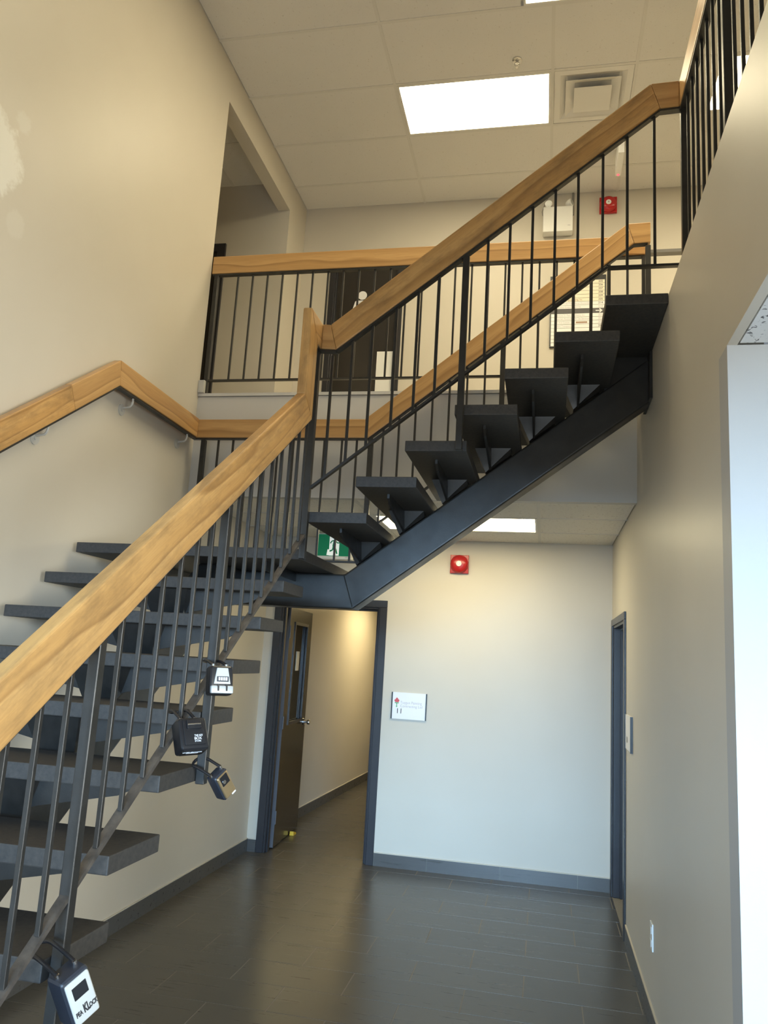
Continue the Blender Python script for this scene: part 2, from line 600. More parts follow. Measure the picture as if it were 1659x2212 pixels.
CY = [-3.0 + .0, -2.70] + [round(-2.085 + .6155 * k, 4) for k in range(14)]
CY = [-3.0] + [round(6.518 - .6155 * k, 4) for k in range(15, -1, -1)] + [YU]
def cell(x, y, xs, ys):
    i = max(k for k in range(len(xs) - 1) if xs[k] <= x)
    j = max(k for k in range(len(ys) - 1) if ys[k] <= y)
    return i, j
UP = [(-1.236, -.021, 5.6), (1.165, 2.380, 5.6), (-.021, 1.165, 4.35), (-1.236, -.021, 3.7), (1.165, 2.380, 3.7)]  # last two are unseen, added to light the left wall and edge beam
holes = set()
panels_up = []
for (a, c, y) in UP:
    i, j = cell((a + c) / 2, y, CX, CY)
    if a == -.021:
        holes.update(((1, j), (2, j), (3, j)))
        a, c = -.235, .975
        jc = j
    else:
        holes.add((i, j))
    panels_up.append((a, CY[j], c, CY[j + 1]))
di, dj = cell(.28, 5.6, CX, CY)
holes.add((di, dj))
ceiling = suspended('ceiling', 'high suspended tile ceiling over the stairwell', CX, CY, ZC2, M['ctile'], holes, cut=((2, jc), (3, jc)))
tile_box('ceiling_tile', -1.230, CY[jc] + .006, -.241, CY[jc + 1] - .006, ZC2 + .004, M['ctile'], ceiling)
tile_box('ceiling_tile', .981, CY[jc] + .006, 1.159, CY[jc + 1] - .006, ZC2 + .004, M['ctile'], ceiling)
LX = [XL, -1.268, -.053, XR]
LY = [YS + .06, 5.545, 6.160, YB]
ceiling_low = suspended('ceiling.001', 'low suspended tile ceiling under the gallery', LX, LY, ZC1, M['ctile_low'], {(1, 1)})
RX = [XR + .031, .62 + .6, .62 + 1.8, .62 + 3.0, 4.6]
RYs = [-3.0] + [round(2.46 - .6155 * k, 4) for k in range(8, 0, -1)] + [YP]
suspended('ceiling.002', 'speckled tile soffit over the lobby at far right', RX, RYs, ZC1, M['ctile_speck'], set(), .0)
b = MB().box(-2.6, YB + .12, 2.46, -1.13, 14.2, 2.56)
tag(b.build('ceiling.003', M['ctile']), 'corridor ceiling beyond the open door', 'ceiling', kind='structure')
b = MB().box(-6.0, YS, ZC2, XL - .115, 6.43, ZC2 + .09)
up_c = tag(b.build('ceiling.004', M['ctile']), 'tile ceiling of the upstairs corridor at left', 'ceiling', kind='structure')
for x in (-3.05, -3.66):
    MB().box(x - .012, YS, ZC2 - .004, x + .012, 6.43, ZC2).build('grid_tee', M['tee'], up_c)
MB().box(-6.0, 5.80, ZC2 - .0045, XL - .115, 5.824, ZC2).build('grid_tee', M['tee'], up_c)

def ceiling_light(x0, y0, x1, y1, z, label, m=None):
    t = thing('ceiling_light', ((x0 + x1) / 2, (y0 + y1) / 2, z), label, 'ceiling light', 'recessed fluorescent panels')
    f = MB()
    w = .016
    f.box(x0 + .013, y0 + .013, z, x1 - .013, y0 + .013 + w, z + .028)
    f.box(x0 + .013, y1 - .013 - w, z, x1 - .013, y1 - .013, z + .028)
    f.box(x0 + .013, y0 + .013 + w, z, x0 + .013 + w, y1 - .013 - w, z + .028)
    f.box(x1 - .013 - w, y0 + .013 + w, z, x1 - .013, y1 - .013 - w, z + .028)
    f.build('frame', M['white'], t)
    MB().box(x0 + .013 + w, y0 + .013 + w, z + .003, x1 - .013 - w, y1 - .013 - w, z + .010).build('diffuser', m or M['panel'], t)
    return t
labs = ['bright rectangular ceiling panel left of the square air diffuser',
        'ceiling panel glimpsed through the balcony balusters at top right',
        'ceiling panel cut off by the top edge of the photo',
        'added unseen ceiling panel brightening the upper left wall',
        'added unseen ceiling panel above the balcony, brightening the walls']
for pnl, lb in zip(panels_up, labs):
    ceiling_light(*pnl, ZC2, lb, M['panel_up'])
ceiling_light(LX[1], LY[1], LX[2], LY[2], ZC1, 'bright panel in the low ceiling, partly behind the upper stair flight')
ceiling_light(-2.02, 9.5, -1.72, 10.7, 2.43, 'ceiling panel lighting the corridor behind the open door', M['panel_cor'])

# ---------------------------------------------------------------- skirting
def skirting(name, label, p, q, n, joints, h=.10, t=.011):
    """tiles along the line p-q, proud by t along n"""
    p, q, n = Vector(p), Vector(q), Vector(n)
    L = (q - p).length
    d = (q - p) / L
    r = MB().poly([p + n * .0004, q + n * .0004, q + n * (t - .004), p + n * (t - .004)], (0, 0, h - .002)).build(name, M['grout'])
    tag(r, label, 'baseboard', kind='structure')
    js = [0] + [j for j in joints if 0 < j < L] + [L]
    for a, c in zip(js, js[1:]):
        A, B = p + d * (a + .0012), p + d * (c - .0012)
        MB().poly([A + n * .001, B + n * .001, B + n * t, A + n * t], (0, 0, h)).build('tile', M['btile'], r, T(*((A + B) / 2)))
    MB().poly([p + Vector((0, 0, h)), q + Vector((0, 0, h)), q + n * (t * .8) + Vector((0, 0, h)), p + n * (t * .8) + Vector((0, 0, h))], (0, 0, .006)).build('caulk_line', M['caulk'], r)
    return r
skirting('baseboard_left', 'charcoal tile baseboard along the left wall under the stairs', (XL, -2.9, 0), (XL, YB, 0), (1, 0, 0), [.8 + .6 * k - .01 for k in range(16)])
skirting('baseboard_back', 'charcoal tile baseboard below the numbered sign', (-1.338, YB, 0), (XR, YB, 0), (0, -1, 0), [.44, 1.03, 1.63])
skirting('baseboard_back.001', 'short charcoal baseboard tile left of the open door', (XL + .012, YB, 0), (-2.363, YB, 0), (0, -1, 0), [])
skirting('baseboard_right', 'charcoal tile baseboard along the right wall', (XR, YP, 0), (XR, 5.575, 0), (-1, 0, 0), [.6 * k for k in range(1, 6)])
skirting('baseboard_corridor', 'charcoal tile baseboard along the corridor wall', p0, p1, (1, 0, 0), [.6 * k for k in range(1, 13)])

# ---------------------------------------------------------------- front glazing behind the viewer
b = MB()
b.box(XL, -3.12, 0, -2.1, -3.0, ZC2 + .02)
b.box(-2.1, -3.12, 2.62, 4.1, -3.0, ZC2 + .02)
b.box(4.1, -3.12, 0, 4.6, -3.0, ZC2 + .02)
b.box(-2.1, -3.12, 0, 4.1, -3.0, .12)
tag(b.build('wall_front', M['wall']), 'entrance wall behind the viewer', 'wall', kind='structure')
win = MB().box(-2.1, -3.09, .12, 4.1, -3.03, .17).box(-2.1, -3.09, 2.57, 4.1, -3.03, 2.62)
for x in (-2.075, -.55, 1.0, 2.55, 4.075):
    win.box(x - .025, -3.09, .17, x + .025, -3.03, 2.57)
w1 = tag(win.build('window_1', M['frame']), 'entrance glazing behind the viewer', 'window', kind='structure')
for a, c in ((-2.05, -.575), (-.525, .975), (1.025, 2.525), (2.575, 4.05)):
    MB().box(a, -3.065, .17, c, -3.055, 2.57).build('pane', M['glass'], w1)

win = MB().box(4.63, -2.75, .25, 4.69, .15, .30).box(4.63, -2.75, 2.55, 4.69, .15, 2.60)  # made-up side window that lets the fill lamp in
for y in (-2.725, -1.3, .125):
    win.box(4.63, y - .025, .30, 4.69, y + .025, 2.55)
w2 = tag(win.build('window_added', M['frame']), 'added unseen lobby side windows for the fill from the right', 'window', kind='structure')
for a, c in ((-2.70, -1.325), (-1.275, .10)):
    MB().box(4.655, a, .30, 4.665, c, 2.55).build('pane', M['glass'], w2)

# ---------------------------------------------------------------- doors
d1 = thing('door_1', (-1.85, YB + .06, 0), 'charcoal framed doorway to the corridor, door standing open', 'door', kind='structure')
b = MB()
FW = .062
b.box(DX0 - FW, YB - .014, 0, DX0 + .002, YB - .0002, DZ)
b.box(DX1 - .002, YB - .014, 0, DX1 + FW, YB - .0002, DZ)
b.box(DX0 - FW, YB - .014, DZ + .0002, DX1 + FW, YB - .0002, DZ + FW)
b.box(DX0, YB, 0, DX0 + .018, YB + .12, DZ)
b.box(DX1 - .018, YB, 0, DX1, YB + .12, DZ)
b.box(DX0 + .018, YB, DZ - .018, DX1 - .018, YB + .12, DZ)
b.box(DX0 + .018, YB + .03, 0, DX0 + .034, YB + .065, DZ - .018)
b.box(DX1 - .034, YB + .03, 0, DX1 - .018, YB + .065, DZ - .018)
b.box(DX0 + .034, YB + .03, DZ - .034, DX1 - .034, YB + .065, DZ - .018)
b.build('door_frame', M['frame'], d1, bevel=.0025, seg=1)
# open leaf: hinge side at the left jamb, swung past a right angle into the corridor
hx, hy = -2.262, 6.86
ang = math.radians(94.0)
LD, LT, LH = .895, .045, 2.07
lx, ly = Vector((math.cos(ang), math.sin(ang), 0)), Vector((-math.sin(ang), math.cos(ang), 0))
fr = axes((hx, hy, .012), lx, ly, (0, 0, 1))
def leafpt(u, v, w):
    return fr @ Vector((u, v, w))
class LB(MB):
    def lbox(s, u0, v0, w0, u1, v1, w1):
        return s.poly([leafpt(u0, v0, w0), leafpt(u1, v0, w0), leafpt(u1, v1, w0), leafpt(u0, v1, w0)], (0, 0, w1 - w0))
W0, W1, WB, WT = .20, .70, 1.035, 1.93
b = LB()
b.lbox(.004, 0, 0, W0, LT, LH)
b.lbox(W1, 0, 0, LD, LT, LH)
b.lbox(W0, 0, 0, W1, LT, WB)
b.lbox(W0, 0, WT, W1, LT, LH)
leaf = b.build('door_leaf', M['doorleaf'], d1, fr)
b = LB()
for (u0, w0, u1, w1) in ((W0 - .02, WB - .02, W1 + .02, WB + .008), (W0 - .02, WT - .008, W1 + .02, WT + .02), (W0 - .02, WB, W0 + .008, WT), (W1 - .008, WB, W1 + .02, WT)):
    b.lbox(u0, -.009, w0, u1, 0, w1)
b.build('glazing_bead', M['frame'], leaf, fr)
b = LB().lbox(W0, .018, WB, W1, .026, WT)
b.build('glass', M['doorglass'], leaf, fr)
b = LB()
for k in range(7):
    b.lbox(W1 - .014, .012, WB + .05 + k * .127, W1 - .004, .018, WB + .053 + k * .127)
b.lbox(W1 - .020, .012, WB, W1 - .016, .018, WT).lbox(W1 - .036, .012, WB, W1 - .033, .018, WT)
b.build('wire_strip', M['black'], leaf, fr)
b = LB().lbox(.40, .012, 1.50, .50, .0175, 1.68)
nt_ = b.build('notice', M['cream'], leaf, fr)
nt_['label'] = 'small cream paper notice on the glass'
b = LB().lbox(0, 0, 0, .0038, LT, LH)
b.build('door_edge', M['edge'], leaf, fr)
b = MB()
kc = leafpt(.835, 0, 1.0)
ax = -ly
b.tube([kc, kc + ax * .008], .032, 16)
b.tube([kc + ax * .008, kc + ax * .030, kc + ax * .036, kc + ax * .050, kc + ax * .062, kc + ax * .066], [.012, .011, .018, .027, .025, .012], 16)
kn = b.build('door_knob', M['chrome'], leaf, smooth=True)
for wz in (.25, 1.05, 1.85):
    b = LB().lbox(-.006, -.002, wz - .055, .0, LT * .8, wz + .055)
    p_ = leafpt(-.008, -.006, wz - .055)
    b.tube([p_, p_ + Vector((0, 0, .11))], .006, 8)
    b.build('hinge', M['edge'], leaf)
b = MB()
pc = leafpt(.60, -.030, 0)
b.hexa([pc + Vector(v) for v in ((-.02, -.04, -.012), (.02, -.04, -.012), (.02, .05, -.012), (-.02, .05, -.012))],
       [pc + Vector(v) for v in ((-.018, -.038, .026), (.018, -.038, .026), (.018, .045, .006), (-.018, .045, .006))])
tag(b.build('door_stop', M['yellow'], bevel=.003), 'small yellow wedge at the foot of the open door', 'door stop')

d2 = thing('door_2', (XR + .1, 6.12, 0), 'dark navy door recessed in the right wall', 'door', kind='structure')
b = MB()
b.box(XR - .014, RY0 - .066, 0, XR - .0002, RY0 + .004, RZ)
b.box(XR - .014, RY1 - .004, 0, XR - .0002, RY1 + .066, RZ)
b.box(XR - .014, RY0 - .066, RZ + .0002, XR - .0002, RY1 + .066, RZ + .052)
b.box(XR, RY0, 0, XR + .14, RY0 + .018, RZ)
b.box(XR, RY1 - .018, 0, XR + .14, RY1, RZ)
b.box(XR, RY0 + .018, RZ - .018, XR + .14, RY1 - .018, RZ)
b.box(XR + .05, RY1 - .034, 0, XR + .085, RY1 - .018, RZ - .018)
b.box(XR + .05, RY0 + .018, RZ - .034, XR + .085, RY1 - .034, RZ - .018)
b.build('door_frame', M['frame'], d2, bevel=.0025, seg=1)
lf = MB().box(XR + .086, RY0 + .02, .01, XR + .13, RY1 - .02, RZ - .02).build('door_leaf', M['bluedoor'], d2)
b = MB().tube([(XR + .086, RY0 + .09, 1.0), (XR + .06, RY0 + .09, 1.0)], .014, 12).tube([(XR + .06, RY0 + .085, 1.0), (XR + .06, RY0 + .20, 1.0)], .010, 10)
b.build('door_handle', M['chrome'], lf)

d3 = thing('door_3', ((WX0 + WX1) / 2, YU, ZU), 'dark brown washroom door upstairs with a white pictogram', 'door', kind='structure')
b = MB()
b.box(WX0 - .05, YU - .014, ZU, WX0 + .002, YU - .0002, WZ)
b.box(WX1 - .002, YU - .014, ZU, WX1 + .05, YU - .0002, WZ)
b.box(WX0 - .05, YU - .014, WZ + .0002, WX1 + .05, YU - .0002, WZ + .05)
b.box(WX0, YU, ZU, WX0 + .018, YU + .12, WZ).box(WX1 - .018, YU, ZU, WX1, YU + .12, WZ).box(WX0 + .018, YU, WZ - .018, WX1 - .018, YU + .12, WZ)
b.build('door_frame', M['frame'], d3, bevel=.002, seg=1)
YD = YU + .035
lf = MB().box(WX0 + .02, YD, ZU + .01, WX1 - .02, YD + .045, WZ - .02).build('door_leaf', M['doorleaf'], d3)
b = MB()
cx, cz = -1.815, 5.165
b.poly([(cx + .045 * math.cos(a * math.pi / 12), YD, cz + .045 * math.sin(a * math.pi / 12)) for a in range(24)], (0, -.003, 0))
b.poly([(cx - .07, YD, cz - .062), (cx - .055, YD, cz - .052), (cx + .055, YD, cz - .052), (cx + .07, YD, cz - .062), (cx + .125, YD, cz - .27), (cx - .125, YD, cz - .27)], (0, -.003, 0))
b.poly([(cx - .055, YD, cz - .27), (cx - .012, YD, cz - .27), (cx - .012, YD, cz - .38), (cx - .055, YD, cz - .38)], (0, -.003, 0))
b.poly([(cx + .012, YD, cz - .27), (cx + .055, YD, cz - .27), (cx + .055, YD, cz - .38), (cx + .012, YD, cz - .38)], (0, -.003, 0))
pc_ = b.build('pictogram', M['signwhite'], lf)
pc_.data.materials[0] = M['paper']
pl = MB().box(-1.632, YD - .004, 3.60, -1.478, YD, 4.575)
pl = pl.build('push_plate', M['plastic'], lf)
pl['label'] = 'pale panel low on the right half of the door'
d4 = thing('door_4', (-3.55, 6.43, ZU), 'dark framed door on the upstairs corridor wall, half hidden', 'door', kind='structure')
b = MB().box(-3.14, 6.405, ZU, -3.06, 6.43, 5.49).box(-4.06, 6.405, ZU, -3.98, 6.43, 5.49).box(-3.98, 6.405, 5.41, -3.14, 6.43, 5.49)
b.build('door_frame', M['frame'], d4)
MB().box(-3.98, 6.42, ZU + .01, -3.14, 6.43, 5.41).build('door_leaf', M['doorleaf'], d4)

# ---------------------------------------------------------------- staircase
stair = thing('staircase', (-1.79, .84, 0), 'black steel staircase with open treads on a central beam', 'staircase')
X1, YL, G1 = -1.176, 3.685, .2592
X0, YN, G2 = -1.1565, 3.630, .2359
TW, TD, TH = 1.235, .302, .053
# one tread with its pedestal and gussets, built in local axes: u up the flight, v across, w up
def tread_set(width, slope, cen):
    out = []
    me_t = MB().box(0, 0, -TH, TD, width, 0)
    out.append(('tread', me_t, M['tread'], .004))
    s0 = -.267                     # beam top below the front edge
    def beam(u):
        return s0 + slope * u
    u0, u1 = .050, .250
    h = .078
    f = .118
    ped = MB().hexa([(u0 + .06, cen - h, beam(u0 + .06)), (u1, cen - h, beam(u1) - .004), (u1, cen + h, beam(u1) - .004), (u0 + .06, cen + h, beam(u0 + .06))],
                    [(u0, cen - f, -TH), (u1, cen - f, -TH), (u1, cen + f, -TH), (u0, cen + f, -TH)])
    out.append(('pedestal', ped, M['steel'], .0))
    for sgn in (-1, 1):
        a = cen + sgn * h
        e = (width if sgn > 0 else 0) - sgn * .16
        t_ = .006
        uc = (u0 + u1) / 2 - .015
        g = MB().poly([(uc - t_, a, -TH), (uc - t_, e, -TH), (uc - t_, e, -TH - .022), (uc - t_, e - sgn * .05, -TH - .045), (uc - t_, a + sgn * .03, -TH - .105), (uc - t_, a, -TH - .115)], (2 * t_, 0, 0))
        out.append(('gusset', g, M['steel'], .0))
    return out
def place_treads(specs, width, slope, cen):
    sets = tread_set(width, slope, cen)
    meshes = None
    for fm in specs:
        if meshes is None:
            meshes = []
            par = None
            for nm, mb, mt, bv in sets:
                o = mb.build(nm, mt, None, None, bevel=bv)
                meshes.append((nm, o.data))
                bpy.data.objects.remove(o)
        par = link('tread', meshes[0][1], stair, fm)
        for nm, me in meshes[1:]:
            link(nm, me, par, fm)
f1 = []
for k in range(1, 12):
    f1.append(axes((X1, YL - k * G1, (12 - k) * R_), (0, 1, 0), (-1, 0, 0), (0, 0, 1)))
place_treads(f1, TW, R_ / G1, TW / 2)
f2 = []
for k in range(6):
    f2.append(axes((X0 + k * G2, YN, (13 + k) * R_), (1, 0, 0), (0, 1, 0), (0, 0, 1)))
place_treads(f2, 1.19, R_ / G2, 4.345 - YN)
# top step at floor level, cut off by the edge beam
MB().box(X0 + 6 * G2, YN, ZU - TH, XR - .001, YN + 1.19, ZU).build('tread', M['tread'], stair, bevel=.004)
# landing plate with a folded edge
zl = 12 * R_
b = MB().box(XL + .038, YL - .025, zl - TH, X1, 4.85, zl)
land = b.build('landing', M['tread'], stair, bevel=.004)
for x in (-2.2, -1.4):
    MB().box(x - .005, YL + .08, zl - TH - .05, x + .005, 4.78, zl - TH).build('stiffener', M['steel'], land)
# beams: rectangular hollow sections
def beam_prism(pts, axis, a, c):
    if axis == 'x':     # profile in (y,z), extruded along x
        return MB().poly([(a, p[0], p[1]) for p in pts], (c - a, 0, 0))
    return MB().poly([(p[0], a, p[1]) for p in pts], (0, c - a, 0))
zt, zb = zl - TH, zl - TH - .194
s2 = R_ / G2
kx = -1.112
top2 = lambda x: zt + s2 * (x - kx)
kb = kx + .058
b = beam_prism([(-1.88, zt), (kx, zt), (XR - .002, top2(XR) - .02), (XR - .002, zb + .752 * (XR - kb)), (kb, zb), (-1.88, zb)], 'y', 4.268, 4.420)
b.build('stringer', M['steel'], stair, bevel=.012, seg=3)
s1 = R_ / G1
ky = YL - G1 + (zt - (11 * R_ - .267)) / s1
top1 = lambda y: zt + s1 * (y - ky)
kby = ky + .05
b = beam_prism([(ky - zt / s1 + .0, .0), (ky, zt), (4.266, zt), (4.266, zb), (kby, zb), (kby - zb / s1, .0)], 'x', -1.87, -1.718)
b.build('stringer', M['steel'], stair, bevel=.012, seg=3)
b = MB().box(XR - .016, 4.20, 3.135, XR - .001, 4.49, ZU - TH - .002)
b.build('end_plate', M['steel'], stair)
b = MB().box(.30, 4.29, 3.18, XR - .017, 4.40, ZU - TH - .002)
b.build('end_bracket', M['steel'], stair)
# weld ridge across the bend of the upper beam
b = MB().tube([(kx, 4.2675, zt - .012), (kb, 4.2675, zb + .012)], .0035, 6)
b.build('weld_seam', M['steel'], stair)

# ---------------------------------------------------------------- railings
def rail_seg(parent, quad, lat, m, bevel=.006, name='handrail'):
    """quad: top start, top end, bottom end, bottom start (one side face); lat: thickness vector"""
    q = [Vector(p) for p in quad]
    x = (q[1] - q[0]).normalized()
    y = Vector(lat).normalized()
    y = (y - x * x.dot(y)).normalized()
    z = x.cross(y)
    c = (q[0] + q[1] + q[2] + q[3]) / 4
    return MB().poly(q, lat).build(name, m, parent, axes(c, x, y, z), bevel=bevel)
def vert(parent, name, x, y, z0, z1, w, m=None):
    return MB().box(x - w / 2, y - w / 2, z0, x + w / 2, y + w / 2, z1).build(name, m or M['steel'], parent, T(x, y, z0), bevel=.0022 if w > .02 else .0011, seg=1)
BW, PW, HT = .0130, .0320, .0225
bal_cache = {}
def sub_rail(parent, pts, w=.034, t=.011, name='sub_rail', m=None):
    for a, c in zip(pts, pts[1:]):
        MB().bar(a, c, w, t).build(name, m or M['steel'], parent)

# near side: lower flight and upper flight in one run
nr = thing('stair_railing', (-1.156, 3.6, zl), 'oak and black steel railing on the near side of both flights', 'railing', 'stair railings')
XC, YC = -1.156, 3.603
def xz(pts, y):
    return [(a, y, c) for a, c in pts]
def yz(pts, x):
    return [(x, a, c) for a, c in pts]
la, lb_ = XC - HT, (2 * HT, 0, 0)
rail_seg(nr, yz([(.75, 1.058), (3.389, 2.892), (3.524, 2.806), (.83, .938)], la), lb_, M['oak_worn'])
rail_seg(nr, yz([(3.389, 2.892), (3.389, 3.330), (3.524, 3.198), (3.524, 2.806)], la), lb_, M['oak_worn'])
rail_seg(nr, yz([(3.389, 3.330), (YC + HT, 3.330), (YC + HT, 3.198), (3.524, 3.198)], la), lb_, M['oak'])
ya, yv = YC - HT, (0, 2 * HT, 0)
rail_seg(nr, xz([(XC + HT, 3.330), (-1.092, 3.326), (-1.055, 3.192), (XC + HT, 3.198)], ya), yv, M['oak'])
rail_seg(nr, xz([(-1.092, 3.326), (.464, 4.553), (.507, 4.412), (-1.055, 3.192)], ya), yv, M['oak_worn'])
rail_seg(nr, xz([(.464, 4.553), (.62 - HT, 4.557), (.62 - HT, 4.418), (.507, 4.412)], ya), yv, M['oak'])
def hb1(y):     # underside of the lower handrail
    return 1.456 + (y - 1.567) * .6925
def bb1(y):     # bottom bar of the lower flight
    return 2.200 + (y - 3.522) * .7053
sub_rail(nr, [(XC, .86, hb1(.86) - .005), (XC, 3.535, hb1(3.535) - .005)])
sub_rail(nr, [(XC, 3.53, 3.192), (XC, YC, 3.192)])
sub_rail(nr, [(XC, YC, 3.192), (-1.055, YC, 3.186), (.507, YC, 4.406), (.62, YC, 4.412)])
for k in range(0, 25):
    y = 3.522 - .1074 * k
    if k in (8, 15, 22):
        vert(nr, 'post', XC, y, {8: 1.214, 15: .672, 22: .12}[k], hb1(y) - .008, PW)
    else:
        vert(nr, 'baluster', XC, y, bb1(y), hb1(y) - .008, BW)
sub_rail(nr, [(XC, .87, bb1(.87) - .006), (XC, YC - .014, bb1(YC - .014) - .006)], .026, .013, 'bottom_bar', M['worn'])
vert(nr, 'post', XC, YC, zl - TH - .004, 3.190, PW)
hb2 = lambda x: 3.192 + (x + 1.055) * .7811 if x < .507 else 4.412
bb2 = lambda x: 2.487 + (x + 1.13) * .7870 if x < .262 else 3.583
for x in (.481, .354, .239, .122, .013, -.096, -.205, -.312, -.549, -.651, -.758, -.876, -.975, -1.075):
    vert(nr, 'baluster', x, YC, bb2(x) + .004, hb2(x) - .010, BW)
vert(nr, 'post', -.418, YC, 3 * R_ * 0 + 15 * R_ - TH - .003, hb2(-.418) - .010, PW)
sub_rail(nr, [(XC + .016, YC, bb2(XC + .016)), (.262, YC, 3.583), (.606, YC, 3.583)], .026, .012, 'bottom_bar')

# far side of landing and upper flight
fr_ = thing('stair_railing', (-1.15, 4.834, zl), 'oak and black steel railing on the far side of landing and upper flight', 'railing', 'stair railings')
YF = 4.834
yf, fv = YF - HT, (0, 2 * HT, 0)
rail_seg(fr_, xz([(-2.405, 3.222), (-1.186, 3.219), (-1.156, 3.089), (-2.405, 3.091)], yf), fv, M['oak'])
rail_seg(fr_, xz([(-1.186, 3.219), (.473, 4.528), (.516, 4.387), (-1.156, 3.089)], yf), fv, M['oak'])
rail_seg(fr_, xz([(.473, 4.528), (.618, 4.532), (.618, 4.391), (.516, 4.387)], yf), fv, M['oak'])
hb3 = lambda x: 3.085 if x < -1.156 else (3.085 + (x + 1.156) * .7763 if x < .516 else 4.382)
bb3 = lambda x: 2.275 if x < -1.14 else (2.470 + (x + 1.14) * .7763 if x < .29 else 3.582)
sub_rail(fr_, [(-2.40, YF, 3.087), (-1.156, YF, 3.085), (.516, YF, 4.383), (.60, YF, 4.387)], t=.008)
sub_rail(fr_, [(-2.32, YF, 2.269), (-1.14, YF, 2.269)], .026, .012, 'bottom_bar')
sub_rail(fr_, [(-1.14, YF, 2.464), (.29, YF, 3.574), (.60, YF, 3.576)], .026, .012, 'bottom_bar')
for x, zz in ((-2.318, zl - TH), (-1.140, zl - TH), (-.297, 16 * R_ - TH), (.603, 3.40)):
    vert(fr_, 'post', x, YF + (.018 if x < .5 else .0) * 0 + .03 * 0, zz, hb3(x) - .006, PW)
for x in [-2.210, -2.103, -1.995, -1.887, -1.78, -1.672, -1.565, -1.457, -1.336, -1.235, -1.06, -.958, -.852, -.744, -.635, -.522, -.409, -.187, -.08, .03, .138, .249, .358, .476]:
    vert(fr_, 'baluster', x, YF, bb3(x), hb3(x) - .006, BW)

# gallery
ga = thing('gallery_railing', (-.9, 4.965, ZU), 'level oak and steel railing along the upstairs gallery edge', 'railing')
YG = 4.966
rail_seg(ga, xz([(-2.447, 4.516), (.60, 4.516), (.60, 4.380), (-2.447, 4.380)], YG - HT), (0, 2 * HT, 0), M['oak'])
sub_rail(ga, [(-2.44, YG, 4.373), (.612, YG, 4.373)])
sub_rail(ga, [(.612, YG, 4.398), (1.9, YG, 4.398)], .05, .022, 'extension_bar', M['greysteel'])
sub_rail(ga, [(-2.44, YG, 3.558), (.60, YG, 3.558)], .026, .012, 'bottom_bar')
for x in (-2.412, .596, 1.9):
    vert(ga, 'post', x, YG, ZU - .004, 4.37, PW)
x = -2.245
while x < .56:
    vert(ga, 'baluster', x, YG, 3.560, 4.37, BW)
    x += .1140
br = MB().box(-2.450, YS - .022, ZU - .002, -2.405, YS + .04, ZU + .092).build('mounting_bracket', M['bracket'], ga, bevel=.004)

# balcony on the right
ba = thing('balcony_railing', (.62, 1.0, ZU), 'oak and steel railing along the balcony at top right', 'railing')
XB = .62
rail_seg(ba, yz([(-2.6, 4.557), (YC + HT, 4.557), (YC + HT, 4.418), (-2.6, 4.418)], XB - HT), (2 * HT, 0, 0), M['oak'])
sub_rail(ba, [(XB, -2.6, 4.411), (XB, YC, 4.411)], .038, .012)
sub_rail(ba, [(XB, -2.6, 3.56), (XB, YC, 3.56)], .026, .012, 'bottom_bar')
k = 0
y = YC
while y > -2.5:
    if k % 8 == 0:
        vert(ba, 'post', XB, y, ZU - .02, 4.406, PW)
    else:
        vert(ba, 'baluster', XB, y, 3.565, 4.406, BW)
    y -= .112
    k += 1

# wall handrail
wr = thing('wall_handrail', (XL, 3.8, 3.1), 'oak handrail fixed to the left wall on grey brackets', 'handrail')
xa = -2.405
lv = (.045, 0, 0)
sl = .714
rail_seg(wr, yz([(.90, 3.239 - sl * 2.875), (3.36, 3.239 - sl * .415), (3.42, 3.097 - sl * .378), (.96, 3.097 - sl * 2.838)], xa), lv, M['oak_worn'])
rail_seg(wr, yz([(3.361, 3.239 - sl * .414), (3.775, 3.239), (3.798, 3.097), (3.421, 3.097 - sl * .377)], xa), lv, M['oak'])
rail_seg(wr, yz([(3.775, 3.239), (YF - HT - .001, 3.226), (YF - HT - .001, 3.092), (3.798, 3.097)], xa), lv, M['oak'])
xm = xa + .0225
sub_rail(wr, [(xm, .98, 3.091 - sl * 2.818), (xm, 3.798, 3.091), (xm, 4.80, 3.086)], .034, .010)
for yb_, zr in ((3.982, 3.086), (4.702, 3.086), (3.255, 3.091 - sl * .543), (2.3, 3.091 - sl * 1.498), (1.3, 3.091 - sl * 2.498)):
    zc = zr - .070
    b = MB()
    b.tube([(XL, yb_, zc), (XL + .006, yb_, zc)], .034, 18)
    b.tube([(XL + .006, yb_, zc), (XL + .010, yb_, zc)], .010, 10)
    b.tube([(XL + .008, yb_, zc + .012), (XL + .035, yb_, zc + .014), (XL + .054, yb_, zc + .017), (XL + .064, yb_, zc + .028), (xm, yb_, zc + .045), (xm, yb_, zr - .004)], .0065, 10)
    b.build('bracket', M['bracket'], wr, smooth=True)

# ---------------------------------------------------------------- fittings
def fire_bell(x, y, z, label):
    t = thing('fire_bell', (x, y, z), label, 'fire bell', 'red fire alarm bells')
    s = .079
    b = MB().box(x - s, y - .028, z - s, x + s, y, z + s)
    b.build('back_box', M['red'], t, bevel=.003)
    prof = [(.070, -.030), (.0785, -.032), (.0785, -.040), (.074, -.052), (.064, -.062), (.048, -.070), (.028, -.074), (.004, -.075)]
    b = MB().tube([(x, y + d, z) for r, d in prof], [r for r, d in prof], 32)
    b.build('gong', M['red'], t, smooth=True)
    b = MB().tube([(x, y - .0745, z), (x, y - .0775, z)], .0235, 24)
    b.build('centre_cap', M['plastic'], t)
    b = MB().tube([(x, y - .0775, z), (x, y - .083, z)], .006, 10)
    b.build('bolt', M['chrome'], t)
fire_bell(-.727, YB, 2.510, 'red fire alarm bell on the ground floor back wall')
fire_bell(.506, YU, 5.955, 'red fire alarm bell high on the upstairs back wall')

